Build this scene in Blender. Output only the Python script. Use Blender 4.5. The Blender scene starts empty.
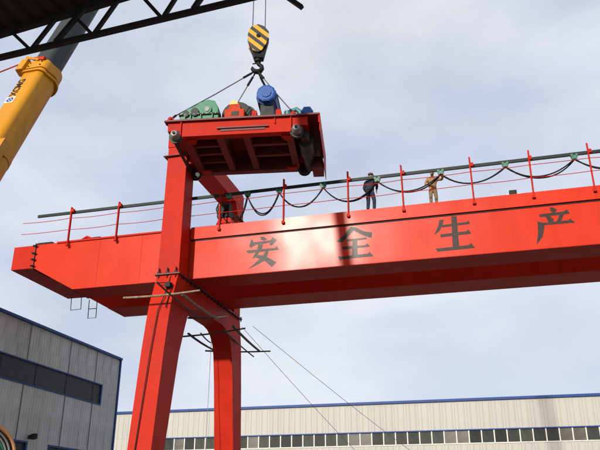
import bpy, bmesh, math, random
from mathutils import Vector, Matrix, Euler
random.seed(7)
R = math.radians
S = bpy.context.scene
COL = S.collection

# ------------------------------------------------------------------ camera
cam_d = bpy.data.cameras.new('camera'); cam = bpy.data.objects.new('camera', cam_d); COL.objects.link(cam)
cam_d.sensor_width = 36.0; cam_d.lens = 36.0 * 710 / 600
cam_d.clip_start = 0.1; cam_d.clip_end = 3000
cam.location = (0, 0, 1.6)
cam.rotation_euler = (R(90 + 22.36), 0, R(14.93))
S.camera = cam

# ------------------------------------------------------------------ sky, sun, exposure
SUN_EL, SUN_AZ = 21.5, 13.8          # elevation; azimuth measured from -Y towards -X
w = bpy.data.worlds.new('World'); S.world = w; w.use_nodes = True
nt = w.node_tree; nt.nodes.clear()
def N(t, **k):
    n = nt.nodes.new(t)
    for a, b in k.items(): setattr(n, a, b)
    return n
out = N('ShaderNodeOutputWorld'); bg = N('ShaderNodeBackground'); bg.inputs['Strength'].default_value = 0.1
sky = N('ShaderNodeTexSky', sky_type='NISHITA', sun_disc=False)
sky.sun_elevation = R(SUN_EL); sky.sun_rotation = R(180 + SUN_AZ); sky.air_density = 1.0; sky.dust_density = 1.0
tc = N('ShaderNodeTexCoord'); mp = N('ShaderNodeMapping'); mp.inputs['Scale'].default_value = (1, 1, 2.2)
nz = N('ShaderNodeTexNoise'); nz.inputs['Scale'].default_value = 2.6; nz.inputs['Detail'].default_value = 7; nz.inputs['Roughness'].default_value = 0.55; nz.inputs['Distortion'].default_value = 0.3
cr = N('ShaderNodeValToRGB'); cr.color_ramp.elements[0].position = 0.34; cr.color_ramp.elements[0].color = (0.74,)*3 + (1,)
cr.color_ramp.elements[1].position = 0.66; cr.color_ramp.elements[1].color = (0.97,)*3 + (1,)
nz2 = N('ShaderNodeTexNoise'); nz2.inputs['Scale'].default_value = 2.1; nz2.inputs['Detail'].default_value = 6; nz2.inputs['Roughness'].default_value = 0.5
cc = N('ShaderNodeValToRGB'); cc.color_ramp.elements[0].position = 0.30; cc.color_ramp.elements[0].color = (0.53, 0.61, 0.815, 1)
cc.color_ramp.elements[1].position = 0.66; cc.color_ramp.elements[1].color = (0.90, 0.925, 0.99, 1)
sc = N('ShaderNodeVectorMath', operation='SCALE'); sc.inputs['Scale'].default_value = 10.0
mx = N('ShaderNodeMix', data_type='RGBA')
L = nt.links.new
L(tc.outputs['Generated'], mp.inputs['Vector']); L(mp.outputs[0], nz.inputs['Vector']); L(mp.outputs[0], nz2.inputs['Vector'])
L(nz.outputs['Fac'], cr.inputs[0]); L(nz2.outputs['Fac'], cc.inputs[0]); L(cc.outputs[0], sc.inputs[0])
L(cr.outputs[0], mx.inputs['Factor']); L(sky.outputs[0], mx.inputs[6]); L(sc.outputs[0], mx.inputs[7])
L(mx.outputs[2], bg.inputs['Color']); L(bg.outputs[0], out.inputs[0])

sd = bpy.data.lights.new('sun', 'SUN'); sd.energy = 5.0; sd.angle = R(1.5); sd.color = (1.0, 0.93, 0.82)
sun = bpy.data.objects.new('sun', sd); COL.objects.link(sun)
sv = Vector((-math.sin(R(SUN_AZ)) * math.cos(R(SUN_EL)), -math.cos(R(SUN_AZ)) * math.cos(R(SUN_EL)), math.sin(R(SUN_EL))))
sun.rotation_euler = sv.to_track_quat('Z', 'Y').to_euler(); sun.location = (0, -20, 40)
S.view_settings.view_transform = 'Standard'; S.view_settings.look = 'None'
S.view_settings.exposure = 0.0; S.view_settings.gamma = 1.0
S.view_settings.use_curve_mapping = False

# ------------------------------------------------------------------ materials
def mat(name, col, rough=0.5, metal=0.0, var=0.15, scale=3.0, bump=0.0, bscale=20.0, coat=0.0, dirt=None, dirt_amt=0.3, dscale=(1, 1, 1), spec=0.5, alpha=None, rvar=0.1, coat_rough=0.1, tint=0.0, streak=None, streak_amt=0.3):
    m = bpy.data.materials.new(name); m.use_nodes = True
    t = m.node_tree; b = t.nodes['Principled BSDF']; l = t.links.new
    tcn = t.nodes.new('ShaderNodeTexCoord')
    n = t.nodes.new('ShaderNodeTexNoise'); n.inputs['Scale'].default_value = scale; n.inputs['Detail'].default_value = 6
    l(tcn.outputs['Object'], n.inputs['Vector'])
    r = t.nodes.new('ShaderNodeValToRGB')
    r.color_ramp.elements[0].position = 0.3; r.color_ramp.elements[1].position = 0.7
    r.color_ramp.elements[0].color = tuple(max(0, c * (1 - var)) for c in col) + (1,)
    r.color_ramp.elements[1].color = tuple(min(1, c * (1 + var)) for c in col) + (1,)
    l(n.outputs['Fac'], r.inputs[0]); last = r.outputs[0]
    if dirt:
        mp = t.nodes.new('ShaderNodeMapping'); mp.inputs['Scale'].default_value = dscale
        l(tcn.outputs['Object'], mp.inputs[0])
        n2 = t.nodes.new('ShaderNodeTexNoise'); n2.inputs['Scale'].default_value = 1.0; n2.inputs['Detail'].default_value = 8; n2.inputs['Roughness'].default_value = 0.65
        l(mp.outputs[0], n2.inputs['Vector'])
        r2 = t.nodes.new('ShaderNodeValToRGB'); r2.color_ramp.elements[0].position = 0.5; r2.color_ramp.elements[1].position = 0.78
        r2.color_ramp.elements[0].color = (0, 0, 0, 1); r2.color_ramp.elements[1].color = (dirt_amt,) * 3 + (1,)
        l(n2.outputs['Fac'], r2.inputs[0])
        mxx = t.nodes.new('ShaderNodeMix'); mxx.data_type = 'RGBA'; mxx.inputs[7].default_value = dirt + (1,)
        l(r2.outputs[0], mxx.inputs[0]); l(last, mxx.inputs[6]); last = mxx.outputs[2]
    if streak:
        mp2 = t.nodes.new('ShaderNodeMapping'); mp2.inputs['Scale'].default_value = (5, 5, 0.35)
        l(tcn.outputs['Object'], mp2.inputs[0])
        n5 = t.nodes.new('ShaderNodeTexNoise'); n5.inputs['Scale'].default_value = 1.0; n5.inputs['Detail'].default_value = 5; n5.inputs['Roughness'].default_value = 0.7
        l(mp2.outputs[0], n5.inputs['Vector'])
        r5 = t.nodes.new('ShaderNodeValToRGB'); r5.color_ramp.elements[0].position = 0.56; r5.color_ramp.elements[1].position = 0.74
        r5.color_ramp.elements[0].color = (0, 0, 0, 1); r5.color_ramp.elements[1].color = (streak_amt,) * 3 + (1,)
        l(n5.outputs['Fac'], r5.inputs[0])
        m5 = t.nodes.new('ShaderNodeMix'); m5.data_type = 'RGBA'; m5.inputs[7].default_value = streak + (1,)
        l(r5.outputs[0], m5.inputs[0]); l(last, m5.inputs[6]); last = m5.outputs[2]
    if tint:
        oi = t.nodes.new('ShaderNodeObjectInfo'); hv = t.nodes.new('ShaderNodeHueSaturation')
        m6 = t.nodes.new('ShaderNodeMapRange'); m6.inputs[3].default_value = 1 - tint; m6.inputs[4].default_value = 1 + tint
        l(oi.outputs['Random'], m6.inputs[0]); l(m6.outputs[0], hv.inputs['Value']); l(last, hv.inputs['Color']); last = hv.outputs[0]
    l(last, b.inputs['Base Color'])
    mr = t.nodes.new('ShaderNodeMapRange'); mr.inputs[3].default_value = max(0.02, rough - rvar); mr.inputs[4].default_value = min(1, rough + rvar)
    l(n.outputs['Fac'], mr.inputs[0]); l(mr.outputs[0], b.inputs['Roughness'])
    b.inputs['Metallic'].default_value = metal; b.inputs['Specular IOR Level'].default_value = spec
    b.inputs['Coat Weight'].default_value = coat; b.inputs['Coat Roughness'].default_value = coat_rough
    if bump:
        n3 = t.nodes.new('ShaderNodeTexNoise'); n3.inputs['Scale'].default_value = bscale; n3.inputs['Detail'].default_value = 3 if bscale > 1 else 0.8
        l(tcn.outputs['Object'], n3.inputs['Vector'])
        bp = t.nodes.new('ShaderNodeBump'); bp.inputs['Strength'].default_value = 1.0; bp.inputs['Distance'].default_value = bump
        l(n3.outputs['Fac'], bp.inputs['Height']); l(bp.outputs[0], b.inputs['Normal']); l(bp.outputs[0], b.inputs['Coat Normal'])
    return m

RED = mat('red_gloss_paint', (0.42, 0.019, 0.007), 0.5, var=0.10, scale=0.9, bump=0.012, bscale=0.55, spec=0.06, streak=(0.20, 0.012, 0.01), streak_amt=0.5, dirt=(0.26, 0.02, 0.018), dirt_amt=0.45, dscale=(1.6, 1.6, 0.35))
RED2 = mat('red_primer_paint', (0.40, 0.016, 0.007), 0.5, var=0.15, scale=2.0, spec=0.06, dirt=(0.16, 0.03, 0.02), dirt_amt=0.7, dscale=(2, 2, 1.0))
GIRD = mat('red_girder_paint', (0.48, 0.026, 0.007), 0.36, var=0.06, scale=0.5, bump=0.055, bscale=0.42, coat=0.05, coat_rough=0.18, spec=0.08, tint=0.05, streak=(0.22, 0.014, 0.008), streak_amt=0.55, dirt=(0.38, 0.014, 0.008), dirt_amt=0.4, dscale=(0.9, 0.9, 0.5))
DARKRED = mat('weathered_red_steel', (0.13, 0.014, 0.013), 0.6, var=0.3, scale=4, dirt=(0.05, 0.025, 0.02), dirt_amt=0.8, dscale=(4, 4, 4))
INK = mat('black_stencil_paint', (0.035, 0.024, 0.02), 0.42, var=0.25, scale=5, coat=0.03, coat_rough=0.18, spec=0.08, dirt=(0.25, 0.05, 0.03), dirt_amt=0.25, dscale=(9, 9, 9), bump=0.055, bscale=0.42)
SEAM = mat('dark_grey_seam', (0.07, 0.075, 0.075), 0.7)
BLACK = mat('black_steel', (0.012, 0.012, 0.013), 0.55, spec=0.15, var=0.3, scale=6)
TRACK = mat('dark_green_track_steel', (0.012, 0.022, 0.019), 0.5, spec=0.15, var=0.4, scale=4)
CABLE = mat('black_rubber_cable', (0.012, 0.012, 0.013), 0.6, spec=0.15)
GREEN = mat('green_machine_paint', (0.022, 0.17, 0.085), 0.45, spec=0.3, var=0.2, scale=5, dirt=(0.02, 0.04, 0.03), dirt_amt=0.7, dscale=(5, 5, 5))
TROLG = mat('green_festoon_paint', (0.02, 0.13, 0.07), 0.5, var=0.2, scale=6)
TEAL = mat('teal_machine_paint', (0.02, 0.15, 0.15), 0.45, var=0.2, scale=5)
BLUE = mat('blue_motor_paint', (0.012, 0.07, 0.28), 0.42, spec=0.3, var=0.2, scale=5, dirt=(0.02, 0.04, 0.1), dirt_amt=0.6, dscale=(5, 5, 5))
ORANGE = mat('orange_machine_paint', (0.42, 0.04, 0.01), 0.5, spec=0.08, var=0.2, scale=5)
YEL = mat('yellow_boom_paint', (0.50, 0.215, 0.006), 0.40, streak=(0.2, 0.10, 0.02), streak_amt=0.4, var=0.08, scale=1.2, spec=0.2, dirt=(0.25, 0.12, 0.03), dirt_amt=0.4, dscale=(2, 2, 1))
YELS = mat('yellow_cap_paint', (0.7, 0.36, 0.01), 0.4)
BOOMG = mat('dark_grey_boom_paint', (0.028, 0.032, 0.032), 0.5, spec=0.2, var=0.2, scale=1.6, dirt=(0.03, 0.03, 0.03), dirt_amt=0.6, dscale=(2, 2, 0.6))
WIRE = mat('steel_wire', (0.09, 0.09, 0.1), 0.5, metal=0.3)
WIREF = mat('grey_guy_wire', (0.22, 0.22, 0.23), 0.6)
CAST = mat('cast_iron_hub', (0.17, 0.17, 0.155), 0.5, metal=0.2, var=0.25, scale=8)
GREASE = mat('greasy_black_iron', (0.03, 0.032, 0.03), 0.45, spec=0.15, var=0.4, scale=5)
BAMB = mat('weathered_wooden_pole', (0.20, 0.155, 0.10), 0.8, var=0.4, scale=6, bump=0.004, bscale=60)
BAMBD = mat('dark_scaffold_tube', (0.05, 0.042, 0.035), 0.7, var=0.4, scale=6)
BTRIM = mat('blue_trim_sheet', (0.012, 0.045, 0.19), 0.45, spec=0.2, var=0.15)
CLADG = mat('grey_ribbed_cladding', (0.45, 0.47, 0.44), 0.5, tint=0.07, streak=(0.2, 0.2, 0.18), streak_amt=0.35, spec=0.2, var=0.10, scale=0.8, dirt=(0.11, 0.12, 0.12), dirt_amt=0.55, dscale=(2, 2, 0.25))
CLADC = mat('cream_ribbed_cladding', (0.365, 0.35, 0.315), 0.55, tint=0.035, streak=(0.26, 0.23, 0.18), streak_amt=0.3, var=0.06, scale=0.4, dirt=(0.30, 0.27, 0.22), dirt_amt=0.4, dscale=(0.9, 0.9, 0.12))
ROOFM = mat('grey_roof_sheet', (0.3, 0.31, 0.32), 0.5)
GLASS = mat('dark_window_glass', (0.03, 0.033, 0.028), 0.25, tint=0.6, spec=0.25, var=0.5, scale=0.6, rvar=0.05)
GLASSB = mat('dusty_window_glass', (0.075, 0.065, 0.045), 0.4, tint=0.4, var=0.4, scale=0.8)
LOUV = mat('dark_grey_window_film', (0.03, 0.034, 0.036), 0.45, spec=0.15, var=0.25, scale=1.5)
FRAME = mat('pale_window_frame', (0.55, 0.53, 0.47), 0.5)
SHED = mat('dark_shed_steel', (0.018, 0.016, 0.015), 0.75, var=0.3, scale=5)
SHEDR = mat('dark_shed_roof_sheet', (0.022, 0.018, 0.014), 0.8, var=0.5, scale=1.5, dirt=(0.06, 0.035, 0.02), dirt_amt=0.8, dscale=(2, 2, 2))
GROUND = mat('dusty_concrete_yard', (0.17, 0.162, 0.15), 0.9, spec=0.2, var=0.25, scale=0.25, bump=0.01, bscale=8, dirt=(0.12, 0.11, 0.10), dirt_amt=0.8, dscale=(0.4, 0.4, 0.4))
SKIN = mat('skin', (0.42, 0.23, 0.15), 0.55, var=0.08)
NAVY = mat('dark_navy_cloth', (0.014, 0.018, 0.036), 0.9, var=0.3, scale=12)
TAN = mat('dusty_tan_cloth', (0.30, 0.17, 0.075), 0.9, var=0.2, scale=12)
TROU = mat('khaki_trouser_cloth', (0.17, 0.11, 0.055), 0.9, var=0.2, scale=12)
HAIR = mat('black_hair', (0.012, 0.01, 0.01), 0.7)
BROWNC = mat('brown_cloth_cap', (0.10, 0.04, 0.03), 0.9)
TYRE = mat('black_tyre_rubber', (0.02, 0.02, 0.02), 0.8)
WHITE = mat('white_paint', (0.75, 0.77, 0.8), 0.5)
REDD = mat('red_reel_hub', (0.45, 0.05, 0.03), 0.5)
RUST = mat('orange_brown_reel_rim', (0.42, 0.18, 0.06), 0.5, var=0.2, scale=8)

# hook block paint: yellow with broad diagonal black stripes
HAZ = bpy.data.materials.new('yellow_black_hazard_stripes'); HAZ.use_nodes = True
t = HAZ.node_tree; b = t.nodes['Principled BSDF']; b.inputs['Roughness'].default_value = 0.45
tcn = t.nodes.new('ShaderNodeTexCoord'); sp = t.nodes.new('ShaderNodeSeparateXYZ'); t.links.new(tcn.outputs['Object'], sp.inputs[0])
def mth(op, a, bb):
    n = t.nodes.new('ShaderNodeMath'); n.operation = op
    for i, v in enumerate((a, bb)):
        if v is None: continue
        if isinstance(v, (int, float)): n.inputs[i].default_value = v
        else: t.links.new(v, n.inputs[i])
    return n.outputs[0]
v = mth('ADD', mth('MULTIPLY', sp.outputs['X'], 0.76), mth('MULTIPLY', sp.outputs['Z'], 0.80))
v = mth('FRACT', mth('ADD', mth('MULTIPLY', v, 2.5), 0.18), None)
v = mth('GREATER_THAN', v, 0.52)
mxx = t.nodes.new('ShaderNodeMix'); mxx.data_type = 'RGBA'; mxx.inputs[6].default_value = (0.66, 0.32, 0.012, 1); mxx.inputs[7].default_value = (0.03, 0.028, 0.025, 1)
t.links.new(v, mxx.inputs[0]); t.links.new(mxx.outputs[2], b.inputs['Base Color'])

# ------------------------------------------------------------------ mesh helpers
class MB:
    def __init__(s): s.v = []; s.f = []
    def add(s, vs, fs):
        o = len(s.v); s.v += [tuple(p) for p in vs]; s.f += [tuple(i + o for i in f) for f in fs]; return s
    def box(s, x0, x1, y0, y1, z0, z1):
        return s.hexa([(x0, y0, z0), (x1, y0, z0), (x1, y1, z0), (x0, y1, z0), (x0, y0, z1), (x1, y0, z1), (x1, y1, z1), (x0, y1, z1)])
    def hexa(s, p):
        return s.add(p, [(3, 2, 1, 0), (4, 5, 6, 7), (0, 1, 5, 4), (1, 2, 6, 5), (2, 3, 7, 6), (3, 0, 4, 7)])
    def prism(s, poly, axis, a, b):
        """poly of 2D points; axis 'x': points are (y,z), extruded x from a to b; 'y': points (x,z); 'z': points (x,y)"""
        def P(q, c): return (c, q[0], q[1]) if axis == 'x' else ((q[0], c, q[1]) if axis == 'y' else (q[0], q[1], c))
        n = len(poly); ar = sum(poly[i][0] * poly[(i + 1) % n][1] - poly[(i + 1) % n][0] * poly[i][1] for i in range(n))
        if (ar > 0) != (axis != 'y'): poly = poly[::-1]
        # now with this winding the cap at b faces +axis
        vs = [P(q, a) for q in poly] + [P(q, b) for q in poly]
        fs = [tuple(range(n))[::-1], tuple(range(n, 2 * n))] + [(i, (i + 1) % n, n + (i + 1) % n, n + i) for i in range(n)]
        return s.add(vs, fs)
    def tube(s, pts, r, n=8, caps=True):
        pts = [Vector(p) for p in pts]; rs = r if isinstance(r, (list, tuple)) else [r] * len(pts)
        o = []; prev = None
        for i, p in enumerate(pts):
            d = (pts[min(i + 1, len(pts) - 1)] - pts[max(i - 1, 0)])
            if d.length < 1e-9: d = Vector((0, 0, 1))
            d.normalize()
            if prev is None:
                u = d.cross(Vector((0, 0, 1)));
                if u.length < 0.05: u = d.cross(Vector((1, 0, 0)))
            else: u = prev - d * prev.dot(d)
            u.normalize(); prev = u; v = d.cross(u)
            o.append([p + (u * math.cos(2 * math.pi * k / n) + v * math.sin(2 * math.pi * k / n)) * rs[i] for k in range(n)])
        vs = [q for ring in o for q in ring]; fs = []
        for i in range(len(pts) - 1):
            for k in range(n):
                fs.append((i * n + k, i * n + (k + 1) % n, (i + 1) * n + (k + 1) % n, (i + 1) * n + k))
        if caps: fs += [tuple(range(n))[::-1], tuple(range((len(pts) - 1) * n, len(pts) * n))]
        return s.add(vs, fs)
    def beam(s, a, b, w, h):
        """rectangular bar from a to b; w horizontal, h other"""
        a = Vector(a); b = Vector(b); d = (b - a).normalized(); u = d.cross(Vector((0, 0, 1)))
        if u.length < 0.05: u = Vector((1, 0, 0))
        u.normalize(); v = d.cross(u)
        p = []
        for c in (a, b): p += [c - u * w / 2 - v * h / 2, c + u * w / 2 - v * h / 2, c + u * w / 2 + v * h / 2, c - u * w / 2 + v * h / 2]
        return s.hexa(p)
    def build(s, name, m, parent=None, smooth=False, bevel=0.0, loc=None):
        me = bpy.data.meshes.new(name); me.from_pydata(s.v, [], s.f); me.update()
        bm = bmesh.new(); bm.from_mesh(me); bmesh.ops.recalc_face_normals(bm, faces=bm.faces)
        if bevel: bmesh.ops.bevel(bm, geom=[e for e in bm.edges if e.is_manifold and e.calc_face_angle(0) > 0.5], offset=bevel, segments=2, affect='EDGES', profile=0.5)
        bm.to_mesh(me); bm.free()
        if smooth:
            for p in me.polygons: p.use_smooth = True
            me.set_sharp_from_angle(angle=R(40))
        me.materials.append(m)
        o = bpy.data.objects.new(name, me); COL.objects.link(o)
        if parent: o.parent = parent
        if loc: o.location = loc
        return o
def tag(o, label=None, cat=None, group=None, kind=None):
    if label: o['label'] = label
    if cat: o['category'] = cat
    if group: o['group'] = group
    if kind: o['kind'] = kind
    return o
def empty(name, loc, label, cat, rz=0.0, group=None):
    o = bpy.data.objects.new(name, None); COL.objects.link(o); o.location = loc; o.rotation_euler.z = rz; o.empty_display_size = 0.3
    return tag(o, label, cat, group)
def share(o, name, loc, parent=None, rot=None):
    c = o.copy(); c.name = name; COL.objects.link(c); c.location = loc
    if parent: c.parent = parent
    if rot: c.rotation_euler = rot
    return c

# ------------------------------------------------------------------ ground
g = MB(); nn = 24
for i in range(nn + 1):
    for j in range(nn + 1):
        g.v.append((-1200 + 2400 * i / nn, -1200 + 2400 * j / nn, 0))
g.f = [(i * (nn + 1) + j, (i + 1) * (nn + 1) + j, (i + 1) * (nn + 1) + j + 1, i * (nn + 1) + j + 1) for i in range(nn) for j in range(nn)]
tag(g.build('ground', GROUND), kind='structure')

# ------------------------------------------------------------------ far factory, cream cladding
fb = empty('factory_building', (-10, 80, 0), 'long cream ribbed factory with blue eave and one window strip, behind the crane', 'factory')
def panel_mesh(width, height, ribs, depth, rb):
    """ribbed sheet in the XZ plane facing -Y, origin bottom left"""
    m = MB(); xs = []
    for k in range(ribs):
        c = width * (k + 0.5) / ribs
        xs += [(c - rb, 0), (c - rb * 0.5, -depth), (c + rb * 0.5, -depth), (c + rb, 0)]
    xs = [(0.006, 0)] + xs + [(width - 0.006, 0)]
    n = len(xs); th = 0.06
    vs = [(x, y, 0) for x, y in xs] + [(x, y, height) for x, y in xs] + [(xs[0][0], th, 0), (xs[-1][0], th, 0), (xs[0][0], th, height), (xs[-1][0], th, height)]
    fs = [(i, i + 1, n + i + 1, n + i) for i in range(n - 1)] + [(2 * n, 0, n, 2 * n + 2), (n - 1, 2 * n + 1, 2 * n + 3, 2 * n - 1), (2 * n + 1, 2 * n, 2 * n + 2, 2 * n + 3)]
    return m.add(vs, fs)
FX0, FX1, FW = -47.0, 29.0, 1.30
EAVE = 13.3
# local frame origin (-10,80)
lx0, lx1 = FX0 + 10, FX1 + 10
MB().box(lx0 + .1, lx1 - .1, 0.12, 30, 0, EAVE - 0.15).build('wall_core', CLADC, fb)
pu = panel_mesh(FW, EAVE - 0.12 - 10.24, 2, 0.03, 0.07).build('wall_panel', CLADC, fb, loc=(lx0, 0, 10.24))
plo = panel_mesh(FW, 8.72, 2, 0.03, 0.07).build('wall_panel', CLADC, fb, loc=(lx0, 0, 0))
pm = panel_mesh(FW, 1.50, 2, 0.03, 0.07).build('wall_panel', CLADC, fb, loc=(lx0, 0, 8.73))
npan = int((lx1 - lx0) / FW); WX0 = -37.45 + 10
kwin = int(round((WX0 - lx0) / FW))
for k in range(1, npan):
    share(pu, 'wall_panel', (lx0 + k * FW, 0, 10.24), fb); share(plo, 'wall_panel', (lx0 + k * FW, 0, 0), fb)
    if k < kwin: share(pm, 'wall_panel', (lx0 + k * FW, 0, 8.73), fb)
wx0 = lx0 + kwin * FW
pane = MB().box(0.06, FW - 0.06, 0.05, 0.08, 8.86, 10.10).build('window_pane', GLASS, fb, loc=(wx0, 0, 0))
pane2 = MB().box(0.06, FW - 0.06, 0.05, 0.08, 8.86, 10.10).build('window_pane', GLASSB, fb, loc=(wx0 + FW, 0, 0)); pane2['label'] = 'dusty brown window pane'
mul = MB().box(-0.06, 0.06, -0.03, 0.10, 8.84, 10.12).build('mullion', FRAME, fb, loc=(wx0, 0, 0))
random.seed(4)
for k in range(1, npan - kwin):
    if k > 1: share(pane if random.random() < 0.82 else pane2, 'window_pane', (wx0 + k * FW, 0, 0), fb)
    share(mul, 'mullion', (wx0 + k * FW, 0, 0), fb)
xe = lx0 + npan * FW
MB().box(wx0 - 0.05, xe, -0.06, 0.11, 8.735, 8.84).build('window_sill', FRAME, fb)
MB().box(wx0 - 0.05, xe, -0.09, 0.11, 10.12, 10.235).build('window_head_flashing', BTRIM, fb)
MB().box(lx0 - 0.1, xe + 0.1, -0.22, 0.05, EAVE - 0.11, EAVE + 0.14).build('eave_gutter', BTRIM, fb)
MB().prism([(0.06, EAVE - .15), (15, EAVE + 1.0), (30.2, EAVE - .15)], 'x', lx0, xe).build('roof', ROOFM, fb)

# ------------------------------------------------------------------ left grey factory shed (wall plane X=-24 facing +X)
lb = empty('workshop_building', (-24, 26, 0), 'shaded grey ribbed workshop with blue trim and a long dark window strip', 'workshop')
# local: x 0 = wall plane, y offset from 26
Y0, Y1, HE = -22.0, 17.0, 11.42
MB().box(-20, -0.12, Y0 + .05, Y1 - .1, 0, HE - 0.1).build('wall_core', CLADG, lb)
PW = 1.0
def side_panel(h, z):   # same ribbed sheet turned to face +X
    m = panel_mesh(PW, h, 4, 0.022, 0.045)
    m.v = [(-y, x, zz + z) for x, y, zz in m.v]
    return m
WT, WB = 9.42, 8.12       # window strip
LT = 5.28                 # top of the low windows
wy1 = 41.0 - 26
full = side_panel(HE - 0.06, 0).build('wall_panel', CLADG, lb, loc=(0, Y1 - PW, 0))
up = mid = low = None
npl = int(Y1 - Y0)
def put(cache, h, z, k):
    if cache[0] is None: cache[0] = side_panel(h, z).build('wall_panel', CLADG, lb, loc=(0, Y0 + k * PW, 0))
    else: share(cache[0], 'wall_panel', (0, Y0 + k * PW, 0), lb)
cu, cm, cl, cf = [None], [None], [None], [full]
lowwin = [(-2.0, 7.3), (10.0, 14.0), (-12.0, -5.0)]
for k in range(npl - 1):
    yy = Y0 + k * PW
    if yy + PW > wy1 + 0.01: put(cf, 0, 0, k); continue
    put(cu, HE - 0.06 - WT, WT, k)
    inlow = any(a - 0.01 <= yy and yy + PW <= bb + 0.9 for a, bb in lowwin)
    if inlow: put(cm, WB - LT, LT, k); put(cl, 3.4, 0, k)
    else:
        if not hasattr(lb, 'zz'): pass
        share(full, 'wall_panel', (0, yy, 0), lb) if False else None
        if 'tall' not in globals(): tall = side_panel(WB, 0).build('wall_panel', CLADG, lb, loc=(0, yy, 0))
        else: share(tall, 'wall_panel', (0, yy, 0), lb)
# strip window: panes, frame
random.seed(3)
yy = Y0 + .02
pz = MB().box(-0.06, -0.03, 0.03, 2.97, WB + 0.07, WT - 0.07).build('window_pane', LOUV, lb, loc=(0, Y0, 0))
kk = 1
while Y0 + kk * 3.0 + 3.0 <= wy1 + 0.6:
    share(pz, 'window_pane', (0, Y0 + kk * 3.0, 0), lb); kk += 1
MB().box(-0.06, -0.03, Y0 + kk * 3.0 + .03, wy1 - 0.1, WB + 0.07, WT - 0.07).build('window_pane', LOUV, lb)
fr = MB()
fr.box(-0.1, 0.05, Y0, wy1, WB + 0.005, WB + 0.075); fr.box(-0.1, 0.05, Y0, wy1, WT - 0.075, WT - 0.005); fr.box(-0.1, 0.05, wy1 - 0.12, wy1, WB + .075, WT - .075)
fr.build('window_frame', BTRIM, lb)
for k in range(1, kk + 1): MB().box(-0.028, -0.012, Y0 + k * 3.0 - 0.025, Y0 + k * 3.0 + 0.025, WB + .08, WT - .08).build('mullion', LOUV, lb)
for a, bb in lowwin:
    bbx = a + int(bb - a + 0.9)
    wdw = MB().box(-0.1, -0.05, a, bbx, 3.45, LT - 0.08).build('window', LOUV, lb)
    f2 = MB(); f2.box(-0.1, 0.06, a - 0.05, bbx, LT - 0.08, LT + 0.02); f2.box(-0.1, 0.06, a - 0.05, bbx, 3.4, 3.5); f2.box(-0.1, 0.06, bbx - .12, bbx, 3.5, LT - .08); f2.box(-0.1, 0.06, a - .05, a + 0.06, 3.5, LT - .08)
    f2.build('frame', BTRIM, wdw)
tr = MB(); tr.box(-0.3, 0.14, Y0, Y1 + 0.08, HE - 0.055, HE + 0.09); tr.build('eave_trim', BTRIM, lb)
MB().box(-0.25, 0.10, Y1 - 0.08, Y1 + 0.06, 0, HE - 0.06).build('corner_trim', BTRIM, lb)
MB().prism([(-20.2, HE - .05), (-10, HE + 1.2), (-0.31, HE - .05)], 'y', Y0, Y1 + 0.05).build('roof', ROOFM, lb)
# dark vertical streak seams between a few panels
for yb in (-14.98, -4.0, -0.02, 4.02, 7.0, 11.0, 14.02):
    MB().box(0.0, 0.018, yb - 0.03, yb + 0.03, 0.02, WB - 0.02).build('seam_strip', SEAM, lb)
    MB().box(0.0, 0.018, yb - 0.02, yb + 0.02, WT + 0.02, HE - 0.07).build('seam_strip', SEAM, lb)
# downpipe-like cable on wall, flood light
fl = empty('floodlight', (-23.95, 34.0, 5.55), 'small black floodlight on an arm, fixed to the grey workshop wall', 'lamp'); fl.scale = (.62, .62, .62)
MB().tube([(0, 0, 0), (0.35, -0.05, 0.02)], 0.03).build('arm', BLACK, fl)
MB().hexa([(0.25, -.45, -.25), (0.62, -.45, -.18), (0.62, .40, -.18), (0.25, .40, -.25), (0.33, -.30, .10), (0.72, -.30, .22), (0.72, .25, .22), (0.33, .25, .10)]).build('lamp_head', BLACK, fl)
MB().box(0.02, 0.06, -0.1, 0.1, -0.1, 0.1).build('wall_bracket', BLACK, fl)

# ------------------------------------------------------------------ gantry crane
gc = empty('gantry_crane', (-13.15, 31, 0), 'huge red double girder gantry crane with black Chinese characters on its near girder', 'gantry crane')
OX, OY = 13.15, -31
def P(mb):   # world coords -> local of crane
    mb.v = [(x + OX, y + OY, z) for x, y, z in mb.v]; return mb
ZB, ZT, ZE = 11.45, 13.88, 12.68
XL, XT, XF, XR = -22.0, -20.75, -18.5, 30.0
def girder(y0, y1, face):
    gm = MB(); gm.prism([(XT, ZE), (XF, ZB), (XR, ZB), (XR, ZT), (XT, ZT)], 'y', y0, y1)
    return P(gm).build('girder', GIRD if face else RED, gc, bevel=0.012)
girder(28.0, 29.42, True); girder(31.4, 33.05, False)
P(MB().box(XL, XT - 0.035, 28.0, 33.05, ZE, ZT - 0.02)).build('end_tie_beam', RED, gc, bevel=0.012)
P(MB().box(28.8, 30.0, 29.43, 31.39, ZE, ZT - 0.02)).build('end_tie_beam', RED, gc)
# splice flange between tie beam and girders
for y0, y1 in ((27.93, 29.49), (31.33, 33.12)):
    P(MB().box(XT - 0.035, XT + 0.0, y0, y1, ZE - 0.07, ZT + 0.06)).build('splice_flange', DARKRED, gc)
bm_ = None
def bolt(x, y, z, axis='x', r=0.045, l=0.2, nm='bolt'):
    a = {'x': ((x - l / 2, y, z), (x + l / 2, y, z)), 'z': ((x, y, z - l / 2), (x, y, z + l / 2)), 'y': ((x, y - l / 2, z), (x, y + l / 2, z))}[axis]
    return P(MB().tube(a, r, 6)).build(nm, BLACK, gc)
for z in (12.78, 13.1, 13.42, 13.8): bolt(XT - 0.02, 27.9, z)
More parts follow.
